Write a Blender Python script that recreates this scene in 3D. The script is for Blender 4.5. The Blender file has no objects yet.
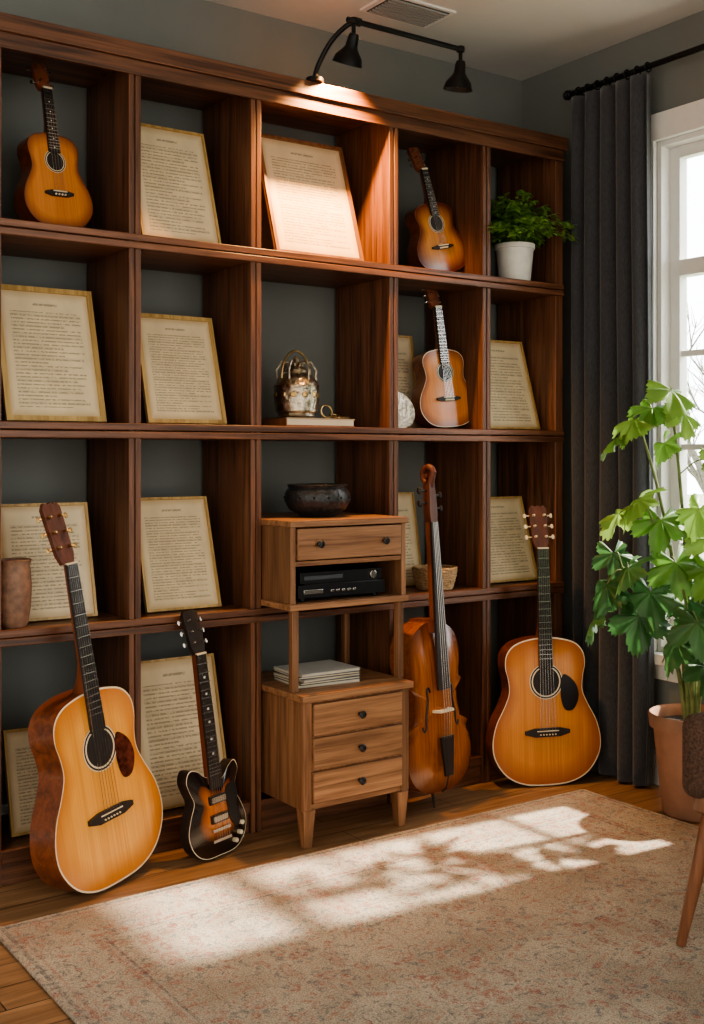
import bpy, bmesh, math, random
from mathutils import Matrix, Vector
random.seed(7)
R=math.radians
C=bpy.context
scene=C.scene
try: scene.view_settings.look='AgX - Medium High Contrast'
except Exception: pass
# ------------------------------------------------------------------ materials
def newmat(name):
    m=bpy.data.materials.new(name); m.use_nodes=True
    nt=m.node_tree; b=nt.nodes['Principled BSDF']
    return m,nt,b
def N(nt,t,**k):
    n=nt.nodes.new(t)
    for a,v in k.items(): setattr(n,a,v)
    return n
def L(nt,a,b): nt.links.new(a,b)
def ramp(nt,fac,stops):
    r=N(nt,'ShaderNodeValToRGB'); e=r.color_ramp.elements
    while len(e)<len(stops): e.new(0.5)
    for i,(p,c) in enumerate(stops):
        e[i].position=p; e[i].color=(*c,1) if len(c)==3 else c
    L(nt,fac,r.inputs[0]); return r
def mixc(nt,fac,a,b,mode='MIX'):
    n=N(nt,'ShaderNodeMix',data_type='RGBA',blend_type=mode)
    for s,v in ((n.inputs[0],fac),(n.inputs[6],a),(n.inputs[7],b)):
        if hasattr(v,'links'): L(nt,v,s)
        elif isinstance(v,(int,float)): s.default_value=v
        else: s.default_value=(*v,1)
    return n.outputs[2]
def math_(nt,op,a,b=None,c=None):
    n=N(nt,'ShaderNodeMath',operation=op)
    for i,v in enumerate((a,b,c)):
        if v is None: continue
        if hasattr(v,'links'): L(nt,v,n.inputs[i])
        else: n.inputs[i].default_value=v
    return n.outputs[0]
def plain(name,col,rough=.5,metal=0,noise=0.0,nscale=30,bump=0.0,spec=.5):
    m,nt,b=newmat(name)
    b.inputs['Roughness'].default_value=rough; b.inputs['Metallic'].default_value=metal
    b.inputs['Specular IOR Level'].default_value=spec
    tc=N(nt,'ShaderNodeTexCoord'); nz=N(nt,'ShaderNodeTexNoise')
    nz.inputs['Scale'].default_value=nscale; nz.inputs['Detail'].default_value=5
    L(nt,tc.outputs['Object'],nz.inputs['Vector'])
    r=ramp(nt,nz.outputs['Fac'],[(.3,tuple(c*(1-noise) for c in col)),(.7,tuple(min(1,c*(1+noise)) for c in col))])
    L(nt,r.outputs[0],b.inputs['Base Color'])
    if bump:
        bp=N(nt,'ShaderNodeBump'); bp.inputs['Strength'].default_value=bump; bp.inputs['Distance'].default_value=.01
        L(nt,nz.outputs['Fac'],bp.inputs['Height']); L(nt,bp.outputs[0],b.inputs['Normal'])
    return m
def wood(name,dark,light,axis='z',rough=.45,along=1.6,across=26,var=.25,coat=0,burst=None):
    m,nt,b=newmat(name)
    b.inputs['Roughness'].default_value=rough
    b.inputs['Coat Weight'].default_value=coat; b.inputs['Coat Roughness'].default_value=.12
    tc=N(nt,'ShaderNodeTexCoord'); geo=N(nt,'ShaderNodeNewGeometry')
    off=math_(nt,'MULTIPLY',geo.outputs['Random Per Island'],13.7)
    cb=N(nt,'ShaderNodeCombineXYZ')
    for i in range(3): L(nt,off,cb.inputs[i])
    add=N(nt,'ShaderNodeVectorMath',operation='ADD'); L(nt,tc.outputs['Object'],add.inputs[0]); L(nt,cb.outputs[0],add.inputs[1])
    mp=N(nt,'ShaderNodeMapping'); s=[across]*3; s['xyz'.index(axis)]=along
    mp.inputs['Scale'].default_value=s; L(nt,add.outputs[0],mp.inputs['Vector'])
    n1=N(nt,'ShaderNodeTexNoise'); n1.inputs['Scale'].default_value=1; n1.inputs['Detail'].default_value=7; n1.inputs['Distortion'].default_value=1.2
    L(nt,mp.outputs[0],n1.inputs['Vector'])
    n2=N(nt,'ShaderNodeTexNoise'); n2.inputs['Scale'].default_value=5; n2.inputs['Detail'].default_value=3
    L(nt,mp.outputs[0],n2.inputs['Vector'])
    f=math_(nt,'ADD',math_(nt,'MULTIPLY',n1.outputs['Fac'],.7),math_(nt,'MULTIPLY',n2.outputs['Fac'],.3))
    r=ramp(nt,f,[(.36,dark),(.5,tuple((a+c)/2 for a,c in zip(dark,light))),(.64,light)])
    v=math_(nt,'ADD',math_(nt,'MULTIPLY',geo.outputs['Random Per Island'],2*var),1-var)
    cv=N(nt,'ShaderNodeCombineXYZ')
    for i in range(3): L(nt,v,cv.inputs[i])
    col=mixc(nt,1.0,r.outputs[0],cv.outputs[0],'MULTIPLY')
    if burst:
        at=N(nt,'ShaderNodeAttribute',attribute_name='burst')
        rr=ramp(nt,at.outputs['Fac'],[(burst[0],(0,0,0)),(burst[1],(1,1,1))])
        col=mixc(nt,rr.outputs[0],col,burst[2])
    L(nt,col,b.inputs['Base Color'])
    bp=N(nt,'ShaderNodeBump'); bp.inputs['Strength'].default_value=.15 if not coat else .02; bp.inputs['Distance'].default_value=.004
    L(nt,f,bp.inputs['Height']); L(nt,bp.outputs[0],b.inputs['Normal'])
    return m

SH_D=(.052,.020,.010); SH_L=(.215,.088,.042)
M_sv=wood('shelf_wood_vertical',SH_D,SH_L,'z',rough=.45,across=38); M_sh=wood('shelf_wood_horizontal',SH_D,SH_L,'x',rough=.45,across=38)
M_cx=wood('oak_horizontal',(.15,.066,.029),(.37,.19,.092),'x',rough=.5,across=36); M_cz=wood('oak_vertical',(.14,.06,.026),(.33,.165,.08),'z',rough=.5,across=36)
M_wall=plain('wall_paint',(.18,.19,.178),.85,noise=.04,nscale=6)
M_ceil=plain('ceiling_paint',(.64,.64,.61),.9,noise=.02,nscale=4)
M_white=plain('white_trim_paint',(.74,.73,.70),.45,noise=.02)
M_black=plain('black_metal',(.015,.015,.016),.4,metal=.6,noise=.1)
M_blackp=plain('black_plastic',(.012,.012,.014),.3,noise=.1)
M_ebony=wood('ebony',(.010,.007,.006),(.030,.020,.016),'z',rough=.5)
M_steel=plain('steel',(.6,.58,.55),.25,metal=1)
M_brass=plain('aged_brass',(.45,.30,.13),.35,metal=1,noise=.35,nscale=25)
M_silver=plain('aged_silver',(.50,.43,.33),.3,metal=1,noise=.35,nscale=60,bump=.5)
M_bone=plain('ivory_binding',(.72,.62,.44),.4)
M_pearl=plain('pearl_inlay',(.8,.8,.76),.3)

# ------------------------------------------------------------------ mesh builder
def catmull(pts,n=6,closed=True):
    out=[]; m=len(pts)
    for i in range(m if closed else m-1):
        g=lambda k: pts[k%m] if closed else pts[max(0,min(m-1,k))]
        p0,p1,p2,p3=[Vector(g(i+k)) for k in (-1,0,1,2)]
        for j in range(n):
            t=j/n
            out.append(.5*((2*p1)+(-p0+p2)*t+(2*p0-5*p1+4*p2-p3)*t*t+(-p0+3*p1-3*p2+p3)*t**3))
    if not closed: out.append(Vector(pts[-1]))
    return out
class MB:
    def __init__(s):
        s.bm=bmesh.new(); s.uv=s.bm.loops.layers.uv.new('UVMap'); s.bu=s.bm.verts.layers.float.new('burst'); s.mats=[]; s.M=Matrix()
    def mi(s,m):
        if m not in s.mats: s.mats.append(m)
        return s.mats.index(m)
    def v(s,co,M=None,bu=0):
        co=Vector(co)
        if M is not None: co=M@co
        x=s.bm.verts.new(s.M@co); x[s.bu]=bu; return x
    def f(s,vs,mat,uvs=None):
        try: fc=s.bm.faces.new(vs)
        except ValueError: return None
        fc.material_index=s.mi(mat); fc.smooth=True
        if uvs:
            for l,u in zip(fc.loops,uvs): l[s.uv].uv=u
        return fc
    def box(s,x0,x1,y0,y1,z0,z1,mat,M=None,taper=None):
        c=[(x0,y0,z0),(x1,y0,z0),(x1,y1,z0),(x0,y1,z0),(x0,y0,z1),(x1,y0,z1),(x1,y1,z1),(x0,y1,z1)]
        if taper:
            cx,cy=(x0+x1)/2,(y0+y1)/2
            c=[(cx+(a-cx)*taper,cy+(b-cy)*taper,d) if i<4 else (a,b,d) for i,(a,b,d) in enumerate(c)]
        v=[s.v(p,M) for p in c]
        for q in ((0,3,2,1),(4,5,6,7),(0,1,5,4),(1,2,6,5),(2,3,7,6),(3,0,4,7)): s.f([v[i] for i in q],mat)
    def lathe(s,prof,mat,seg=28,M=None,cap=True,sx=1,sy=1,wob=None):
        rings=[]
        for k,(r,z) in enumerate(prof):
            rr=[]
            for i in range(seg):
                a=2*math.pi*i/seg; q=r*(wob(a,k) if wob else 1)
                rr.append(s.v((q*math.cos(a)*sx,q*math.sin(a)*sy,z),M))
            rings.append(rr)
        for a,b in zip(rings,rings[1:]):
            for i in range(seg): s.f([a[i],a[(i+1)%seg],b[(i+1)%seg],b[i]],mat)
        if cap:
            if prof[0][0]>1e-4: s.f(list(reversed(rings[0])),mat)
            if prof[-1][0]>1e-4: s.f(rings[-1],mat)
    def tube(s,pts,rad,mat,seg=8,M=None,cap=True):
        pts=[Vector(p) for p in pts]; n=len(pts)
        if not isinstance(rad,(list,tuple)): rad=[rad]*n
        T=[(pts[min(i+1,n-1)]-pts[max(i-1,0)]).normalized() for i in range(n)]
        u=T[0].orthogonal().normalized(); rings=[]
        for i in range(n):
            u=(u-T[i]*u.dot(T[i])).normalized(); w=T[i].cross(u)
            rings.append([s.v(pts[i]+(u*math.cos(2*math.pi*k/seg)+w*math.sin(2*math.pi*k/seg))*rad[i],M) for k in range(seg)])
        for a,b in zip(rings,rings[1:]):
            for i in range(seg): s.f([a[i],a[(i+1)%seg],b[(i+1)%seg],b[i]],mat)
        if cap: s.f(list(reversed(rings[0])),mat); s.f(rings[-1],mat)
    def prism(s,out,y0,y1,mat,side=None,M=None):
        a=[s.v((p[0],y0,p[1]),M) for p in out]; b=[s.v((p[0],y1,p[1]),M) for p in out]; n=len(out)
        s.f(a,mat); s.f(list(reversed(b)),side or mat)
        for i in range(n): s.f([a[i],b[i],b[(i+1)%n],a[(i+1)%n]],side or mat)
    def body(s,out,cz,y0,y1,hf,hb,top,side,back,bind,edge=.965):
        n=len(out)
        def ring(sc,y,bu): return [s.v((p[0]*sc,y,cz+(p[1]-cz)*sc),None,bu) for p in out]
        def cap(y,h,sg,mt):
            S=[1,edge,.88,.72,.5,.25]
            rs=[ring(k,y-sg*h*(1-k*k),k) for k in S]
            for j,(a,b) in enumerate(zip(rs,rs[1:])):
                for i in range(n):
                    q=[a[i],a[(i+1)%n],b[(i+1)%n],b[i]]
                    s.f(q if sg<0 else list(reversed(q)),bind if j==0 else mt)
            c=s.v((0,y-sg*h,cz),None,0)
            for i in range(n):
                q=[rs[-1][i],rs[-1][(i+1)%n],c]; s.f(q if sg<0 else list(reversed(q)),mt)
            return rs[0]
        a=cap(y0,hf,1,top); b=cap(y1,hb,-1,back)
        for i in range(n): s.f([a[i],b[i],b[(i+1)%n],a[(i+1)%n]],side)
    def disc(s,x,z,y,r0,r1,mat,seg=36):
        a=[s.v((x+r1*math.cos(2*math.pi*i/seg),y,z+r1*math.sin(2*math.pi*i/seg))) for i in range(seg)]
        if r0<=0: s.f(a,mat); return
        b=[s.v((x+r0*math.cos(2*math.pi*i/seg),y,z+r0*math.sin(2*math.pi*i/seg))) for i in range(seg)]
        for i in range(seg): s.f([a[i],a[(i+1)%seg],b[(i+1)%seg],b[i]],mat)
    def finish(s,name,mat4=None,rest=None,bevel=0,angle=35,recalc=True):
        if recalc: bmesh.ops.recalc_face_normals(s.bm,faces=s.bm.faces)
        me=bpy.data.meshes.new(name); s.bm.to_mesh(me); s.bm.free()
        for m in s.mats: me.materials.append(m)
        me.set_sharp_from_angle(angle=R(angle))
        o=bpy.data.objects.new(name,me); scene.collection.objects.link(o)
        if mat4 is not None:
            if rest is not None:
                zmin=min((mat4@v.co).z for v in me.vertices)
                mat4=Matrix.Translation((0,0,rest+.0008-zmin))@mat4
            o.matrix_world=mat4
        if bevel:
            b=o.modifiers.new('bevel','BEVEL'); b.width=bevel; b.segments=2; b.limit_method='ANGLE'; b.angle_limit=R(50)
        return o
def place(x,y,z=0,rz=0,lean=0,roll=0,sc=1):
    return Matrix.Translation((x,y,z))@Matrix.Rotation(R(rz),4,'Z')@Matrix.Rotation(R(-lean),4,'X')@Matrix.Rotation(R(roll),4,'Y')@Matrix.Scale(sc,4)
def simplebox(name,x0,x1,y0,y1,z0,z1,mat,bevel=0):
    b=MB(); b.box(x0,x1,y0,y1,z0,z1,mat); return b.finish(name,bevel=bevel)

# ------------------------------------------------------------------ room
YW=3.61; XW=3.40; ZC=2.85
simplebox('wall_back',-2.2,XW+.15,YW,YW+.12,0,ZC,M_wall)
WY0,WY1,WZ0,WZ1=1.95,2.875,.50,2.42
b=MB()
b.box(XW,XW+.15,WY1,YW,0,ZC,M_wall); b.box(XW,XW+.15,-1.5,WY0,0,ZC,M_wall)
b.box(XW,XW+.15,WY0,WY1,0,WZ0,M_wall); b.box(XW,XW+.15,WY0,WY1,WZ1,ZC,M_wall)
b.finish('wall_right')
simplebox('ceiling',-2.2,XW+.15,-1.5,YW+.12,ZC,ZC+.1,M_ceil)
m,nt,bs=newmat('oak_floor_planks'); bs.inputs['Roughness'].default_value=.35
tc=N(nt,'ShaderNodeTexCoord'); br=N(nt,'ShaderNodeTexBrick'); br.offset=.37
br.inputs['Scale'].default_value=1; br.inputs['Brick Width'].default_value=1.3; br.inputs['Row Height'].default_value=.115; br.inputs['Mortar Size'].default_value=.0018
br.inputs['Color1'].default_value=(.22,.22,.22,1); br.inputs['Color2'].default_value=(.9,.9,.9,1); br.inputs['Mortar'].default_value=(0,0,0,1)
L(nt,tc.outputs['Object'],br.inputs['Vector'])
mp=N(nt,'ShaderNodeMapping'); mp.inputs['Scale'].default_value=(1.5,24,1); L(nt,tc.outputs['Object'],mp.inputs['Vector'])
nz=N(nt,'ShaderNodeTexNoise'); nz.inputs['Scale'].default_value=1.3; nz.inputs['Detail'].default_value=7; nz.inputs['Distortion'].default_value=1.5; L(nt,mp.outputs[0],nz.inputs['Vector'])
r1=ramp(nt,nz.outputs['Fac'],[(.3,(.20,.10,.046)),(.7,(.48,.275,.14))])
sc=N(nt,'ShaderNodeMix',data_type='RGBA',blend_type='MULTIPLY'); sc.inputs[0].default_value=.35
L(nt,r1.outputs[0],sc.inputs[6]); L(nt,br.outputs['Color'],sc.inputs[7])
col=mixc(nt,br.outputs['Fac'],sc.outputs[2],(.03,.015,.008)); L(nt,col,bs.inputs['Base Color'])
simplebox('floor',-2.2,XW+.15,-1.5,YW+.12,-.08,0,m)
bb=MB(); bb.box(-2.2,.98,YW-.016,YW,0,.13,M_white); bb.box(1.0,XW,YW-.016,YW,0,.13,M_white); bb.finish('baseboard_back',bevel=.003)
bb=MB(); bb.box(XW-.016,XW,-1.5,YW-.017,0,.13,M_white); bb.finish('baseboard_right',bevel=.003)
# window
m=bpy.data.materials.new('window_glass'); m.use_nodes=True; nt=m.node_tree; nt.nodes.remove(nt.nodes['Principled BSDF'])
t_=N(nt,'ShaderNodeBsdfTransparent'); t_.inputs[0].default_value=(.97,.98,.98,1); g_=N(nt,'ShaderNodeBsdfGlossy'); g_.inputs['Roughness'].default_value=.02
x_=N(nt,'ShaderNodeMixShader'); x_.inputs[0].default_value=.04; L(nt,t_.outputs[0],x_.inputs[1]); L(nt,g_.outputs[0],x_.inputs[2]); L(nt,x_.outputs[0],nt.nodes['Material Output'].inputs[0])
M_glass=m
w=MB(); cw=.07; X0=XW-.02
w.box(X0,XW,WY0-cw,WY0,WZ0-.02,WZ1,M_white); w.box(X0,XW,WY1,WY1+cw,WZ0-.02,WZ1,M_white)
w.box(X0-.008,XW,WY0-cw-.01,WY1+cw+.01,WZ1,WZ1+.10,M_white)
w.box(X0-.030,XW,WY0-cw-.02,WY1+cw+.02,WZ0-.04,WZ0,M_white); w.box(X0,XW,WY0-cw,WY1+cw,WZ0-.10,WZ0-.04,M_white)
for a,c in ((WY0,WY0+.02),(WY1-.02,WY1)): w.box(XW,XW+.15,a,c,WZ0,WZ1,M_white)
w.box(XW,XW+.15,WY0+.02,WY1-.02,WZ0,WZ0+.02,M_white); w.box(XW,XW+.15,WY0+.02,WY1-.02,WZ1-.02,WZ1,M_white)
fx0,fx1=XW+.05,XW+.09; ya,yb=WY0+.02,WY1-.02; za,zb=WZ0+.02,WZ1-.02
w.box(fx0,fx1,ya,ya+.045,za,zb,M_white); w.box(fx0,fx1,yb-.045,yb,za,zb,M_white)
w.box(fx0,fx1,ya+.045,yb-.045,za,za+.06,M_white); w.box(fx0,fx1,ya+.045,yb-.045,zb-.045,zb,M_white)
w.box(fx0-.01,fx1+.01,ya+.045,yb-.045,1.91,1.97,M_white)
for z in (1.62,1.27,.90): w.box(fx0+.008,fx1-.008,ya+.045,yb-.045,z-.011,z+.011,M_white)
for y in (ya+.045+(yb-ya-.09)/3,ya+.045+2*(yb-ya-.09)/3): w.box(fx0+.01,fx1-.01,y-.010,y+.010,za+.06,zb-.045,M_white)
w.box(XW+.066,XW+.069,ya+.04,yb-.04,za+.05,zb-.04,M_glass)
w.finish('window_1',bevel=.002)
v=MB(); v.box(2.37,2.67,3.18,3.36,ZC-.008,ZC,M_white)
for i in range(8): v.box(2.395,2.645,3.198+i*.019,3.206+i*.019,ZC-.016,ZC-.006,plain('vent_slat',(.35,.34,.32),.6) if i==0 else v.mats[-1])
v.box(2.39,2.65,3.192,3.348,ZC-.010,ZC-.0075,plain('vent_dark',(.05,.05,.05),.8))
v.finish('ceiling_vent')

# ------------------------------------------------------------------ shelf
SF=3.25; PX=[1.018,1.449,1.876,2.441,2.880,3.262]; LZ=[.085,.714,1.314,1.895,2.47]
s=MB(); tk=.020; hb=.023
SB=YW-.018
for i,x in enumerate(PX):
    if i in(0,len(PX)-1):
        s.box(x-tk,x+tk,SF,SB,0,2.45,M_sv)
    else:
        for a,c in ((x-tk,x-.0015),(x+.0015,x+tk)): s.box(a,c,SF,SB,.0,2.45,M_sv)
for zi,z in enumerate(LZ[:-1]):
    for a,c in zip(PX,PX[1:]):
        if zi==0:
            s.box(a+tk,c-tk,SF+.004,SB,z-.02,z+.018,M_sh); s.box(a+tk,c-tk,SF+.012,SF+.03,0,z-.02,M_sh)
        else:
            s.box(a+tk,c-tk,SF+.002,SB,z-hb,z-.001,M_sh); s.box(a+tk,c-tk,SF+.002,SB,z+.001,z+hb,M_sh)
for z in LZ[1:-1]:
    s.box(PX[0]-tk,PX[-1]+tk,SF-.008,SF,z-hb,z-.0015,M_sh); s.box(PX[0]-tk,PX[-1]+tk,SF-.008,SF,z+.0015,z+hb,M_sh)
s.box(PX[0]-tk-.01,PX[-1]+tk+.01,SF-.02,SB,2.45,2.50,M_sh)
s.box(PX[0]-tk,PX[-1]+tk,SF-.008,SF,2.405,2.45,M_sh)
s.finish('cube_bookshelf',bevel=.0025)

# ------------------------------------------------------------------ cabinet
c=MB(); x0,x1,y0,y1=1.915,2.330,3.02,3.44; zt=.485
c.box(x0-.012,x1+.012,y0-.012,y1,zt-.022,zt,M_cx)
c.box(x0,x0+.02,y0+.004,y1,.12,zt-.022,M_cz); c.box(x1-.02,x1,y0+.004,y1,.12,zt-.022,M_cz)
c.box(x0+.02,x1-.02,y1-.012,y1,.12,zt-.022,M_cz); c.box(x0+.02,x1-.02,y0+.006,y1-.012,.12,.138,M_cx)
for lx in (x0,x1-.045):
    for ly in (y0,y1-.045): c.box(lx,lx+.045,ly,ly+.045,0,.12,M_cz,taper=.6)
c.box(x0,x0+.03,y0,y0+.004,.12,zt-.022,M_cz); c.box(x1-.03,x1,y0,y0+.004,.12,zt-.022,M_cz)
dz=[(.142,.240),(.248,.346),(.354,.455)]
kn=[(.0,0),(.006,.0),(.005,.010),(.012,.016),(.013,.022),(.008,.028),(0,.029)]
def knob(x,y,z): c.lathe(kn,M_blackp,16,Matrix.Translation((x,y,z))@Matrix.Rotation(R(90),4,'X'),cap=False)
for a,d in dz:
    c.box(x0+.032,x1-.032,y0-.008,y0+.02,a,d,M_cx); knob((x0+x1)/2,y0-.008,(a+d)/2)
    c.box(x0+.03,x1-.03,y0,y0+.006,d,d+.008,M_cz)
X0,X1,Y0,Y1=1.90,2.36,3.075,3.50; za,zb=.745,1.030
for a,d in ((za,za+.02),(zb-.02,zb)): c.box(X0-.006,X1+.006,Y0-.008,SB-.02,a,d,M_cx)
c.box(X0,X0+.02,Y0,3.48,za+.02,zb-.02,M_cz); c.box(X1-.02,X1,Y0,3.48,za+.02,zb-.02,M_cz)
c.box(X0+.02,X1-.02,3.465,3.48,za+.02,zb-.02,M_cz)
c.box(X0+.02,X1-.02,Y0+.002,3.465,.885,.900,M_cx)
c.box(X0+.024,X1-.024,Y0-.006,Y0+.014,.904,1.005,M_cx)
knob(X0+.10,Y0-.006,.955); knob(X1-.10,Y0-.006,.955)
for px,ly in ((x0-.008,y0+.055),(x1+.0,y0+.06),(x0-.008,3.40),(x1+0,3.40)):
    c.box(px,px+.024,ly,ly+.024,zt,za,M_cz)
c.finish('drawer_cabinet',bevel=.002)

# stereo
p=MB()
p.box(1.945,2.29,3.10,3.36,za+.032,za+.075,M_blackp); p.box(1.955,2.28,3.105,3.35,za+.079,za+.115,M_blackp)
for x in (1.97,2.26):
    for y in (3.12,3.33): p.lathe([(.01,za+.0205),(.01,za+.033)],M_black,12,Matrix.Translation((x,y,0)))
p.box(1.965,2.04,3.098,3.101,za+.045,za+.060,M_steel); 
for k in range(5): p.box(2.07+k*.022,2.083+k*.022,3.098,3.101,za+.048,za+.056,M_steel)
p.box(1.97,2.12,3.103,3.106,za+.09,za+.103,plain('display_grey',(.08,.09,.1),.2))
p.lathe([(.014,0),(.013,.010),(0,.010)],M_steel,20,Matrix.Translation((2.24,3.105,za+.097))@Matrix.Rotation(R(90),4,'X'))
p.box(1.97,2.26,3.105,3.35,za+.074,za+.080,M_black)
p.finish('stereo_receiver',bevel=.0015)
p=MB(); z=zt+.001
cols=[(.5,.5,.46),(.05,.06,.07),(.35,.33,.3),(.06,.06,.07),(.5,.5,.46)]
for k,cc in enumerate(cols):
    t=.009; M=Matrix.Translation((2.08,3.20,z))@Matrix.Rotation(R((k*37)%11-5),4,'Z')
    mm=plain('magazine_cover_%d'%k,cc,.4); p.box(-.115,.115,-.09,.09,0,.0022,mm,M); p.box(-.113,.113,-.088,.088,.0022,t-.0022,M_bone,M); p.box(-.115,.115,-.09,.09,t-.0022,t,mm,M); z+=t
p.finish('magazine_stack')
p=MB(); p.lathe([(0,0),(.055,0),(.06,.006),(.088,.022),(.103,.05),(.100,.075),(.090,.088),(.094,.098),(.090,.100),(.083,.090),(.09,.06),(.07,.025),(0,.018)],plain('black_ceramic',(.022,.024,.026),.3,noise=.6,nscale=80,bump=.4),40,cap=False)
for k in range(14):
    a=k*2*math.pi/14; p.lathe([(0,0),(.0045,.001),(.003,.004),(0,.005)],M_black,8,Matrix.Rotation(a,4,'Z')@Matrix.Translation((.1005,0,.06))@Matrix.Rotation(R(90),4,'Y'),cap=False)
p.finish('black_bowl',place(2.122,3.26,zb+.001,sc=1.1))

# ------------------------------------------------------------------ sheet music
def paper_mat(name,tint,rows,off):
    m,nt,b=newmat(name); b.inputs['Roughness'].default_value=.8
    tc=N(nt,'ShaderNodeTexCoord'); sp=N(nt,'ShaderNodeSeparateXYZ'); L(nt,tc.outputs['UV'],sp.inputs[0]); u,v=sp.outputs[0],sp.outputs[1]
    vr=math_(nt,'MULTIPLY',v,rows); fr=math_(nt,'FRACT',vr); fl=math_(nt,'FLOOR',vr)
    row=math_(nt,'MULTIPLY',math_(nt,'GREATER_THAN',fr,.25),math_(nt,'LESS_THAN',fr,.66))
    cb=N(nt,'ShaderNodeCombineXYZ'); L(nt,math_(nt,'MULTIPLY',u,42),cb.inputs[0]); L(nt,math_(nt,'MULTIPLY',fl,7.31),cb.inputs[1]); L(nt,math_(nt,'MULTIPLY',vr,1.3),cb.inputs[2])
    nz=N(nt,'ShaderNodeTexNoise'); nz.inputs['Scale'].default_value=1; nz.inputs['Detail'].default_value=4; nz.inputs['Roughness'].default_value=.7; L(nt,cb.outputs[0],nz.inputs['Vector'])
    ink=math_(nt,'MULTIPLY',row,math_(nt,'GREATER_THAN',nz.outputs['Fac'],.46))
    wn=N(nt,'ShaderNodeTexWhiteNoise',noise_dimensions='1D'); L(nt,math_(nt,'ADD',fl,off),wn.inputs['W'])
    end=math_(nt,'SUBTRACT',.9,math_(nt,'MULTIPLY',math_(nt,'POWER',wn.outputs['Value'],4),.5))
    mask=math_(nt,'MULTIPLY',math_(nt,'GREATER_THAN',u,.1),math_(nt,'LESS_THAN',u,end))
    mask=math_(nt,'MULTIPLY',mask,math_(nt,'MULTIPLY',math_(nt,'GREATER_THAN',v,.07),math_(nt,'LESS_THAN',v,.84)))
    stv=math_(nt,'MULTIPLY',math_(nt,'LESS_THAN',math_(nt,'FRACT',math_(nt,'DIVIDE',fl,3)),.2),math_(nt,'GREATER_THAN',math_(nt,'FRACT',math_(nt,'MULTIPLY',fr,4)),.6))
    ttl=math_(nt,'MULTIPLY',math_(nt,'COMPARE',v,.9,.009),math_(nt,'COMPARE',u,.5,.14))
    n3=math_(nt,'GREATER_THAN',nz.outputs['Fac'],.44)
    ink=math_(nt,'MAXIMUM',math_(nt,'MULTIPLY',math_(nt,'MAXIMUM',ink,math_(nt,'MULTIPLY',stv,.5)),mask),math_(nt,'MULTIPLY',ttl,n3))
    st=N(nt,'ShaderNodeTexNoise'); st.inputs['Scale'].default_value=3; st.inputs['Detail'].default_value=6; L(nt,tc.outputs['UV'],st.inputs['Vector'])
    base=ramp(nt,st.outputs['Fac'],[(.3,tuple(x*.82 for x in tint)),(.65,tint)])
    # browned paper edges
    eu=math_(nt,'ABSOLUTE',math_(nt,'SUBTRACT',u,.5)); ev=math_(nt,'ABSOLUTE',math_(nt,'SUBTRACT',v,.5)); ed=math_(nt,'MAXIMUM',eu,ev)
    er=ramp(nt,ed,[(.44,(0,0,0)),(.5,(.55,.55,.55))])
    bc=mixc(nt,er.outputs[0],base.outputs[0],(.42,.26,.10))
    col=mixc(nt,math_(nt,'MULTIPLY',ink,.50),bc,(.10,.06,.035)); L(nt,col,b.inputs['Base Color'])
    return m
PM=[paper_mat('sheet_music_paper_%d'%i,t,r,o) for i,(t,r,o) in enumerate([((.86,.70,.45),34,1),((.82,.66,.42),40,9),((.88,.73,.49),30,20)])]
M_gold=wood('gilt_frame_wood',(.38,.23,.075),(.66,.45,.18),'z',rough=.35,var=.1)
M_brn=wood('brown_frame_wood',(.16,.07,.03),(.30,.14,.06),'z',rough=.4,var=.1)
M_card=plain('card_back',(.40,.32,.22),.8)
def sheet(x0,x1,y,z,h,lean=17,rz=0,roll=0,pm=0,fr=M_gold,fw=.009,name='framed_sheet_music'):
    w=x1-x0; p=MB()
    p.box(0,w,.004,.013,0,h,M_card)
    p.box(0,fw,-.004,.004,0,h,fr); p.box(w-fw,w,-.004,.004,0,h,fr); p.box(fw,w-fw,-.004,.004,0,fw,fr); p.box(fw,w-fw,-.004,.004,h-fw,h,fr)
    q=[p.v((a,.0030,d)) for a,d in ((fw,fw),(w-fw,fw),(w-fw,h-fw),(fw,h-fw))]
    p.f(q,PM[pm],[(0,0),(1,0),(1,1),(0,1)])
    return p.finish(name,place(x0,y,z,rz,lean,roll),rest=z,recalc=False)
S=[LZ[0]+.018,LZ[1]+hb,LZ[2]+hb,LZ[3]+hb]
sheet(1.505,1.785,3.32,S[3],.42,18,0,0,0,fw=.008)
sheet(1.985,2.345,3.30,S[3],.46,18,0,0,1,M_brn,.013)
sheet(1.075,1.385,3.32,S[2],.435,17,0,0,0,fw=.016)
sheet(1.525,1.805,3.32,S[2],.375,17,0,0,1,fw=.013)
sheet(2.955,3.225,3.32,S[2],.375,17,0,0,2,fw=.008)
sheet(1.085,1.37,3.355,S[1],.36,14,0,0,2,fw=.008)
sheet(1.525,1.79,3.33,S[1],.375,17,0,0,1,fw=.008)
sheet(2.955,3.225,3.33,S[1],.345,17,0,0,2,fw=.008)
sheet(1.52,1.825,3.33,S[0],.475,15,0,0,0,fw=.008)
sheet(1.10,1.36,3.35,S[0],.31,15,0,0,2,fw=.008)
sheet(2.475,2.74,3.47,S[2],.37,10,0,0,2,fw=.006)
sheet(2.475,2.74,3.46,S[1],.36,10,0,0,2,fw=.006)

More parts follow.
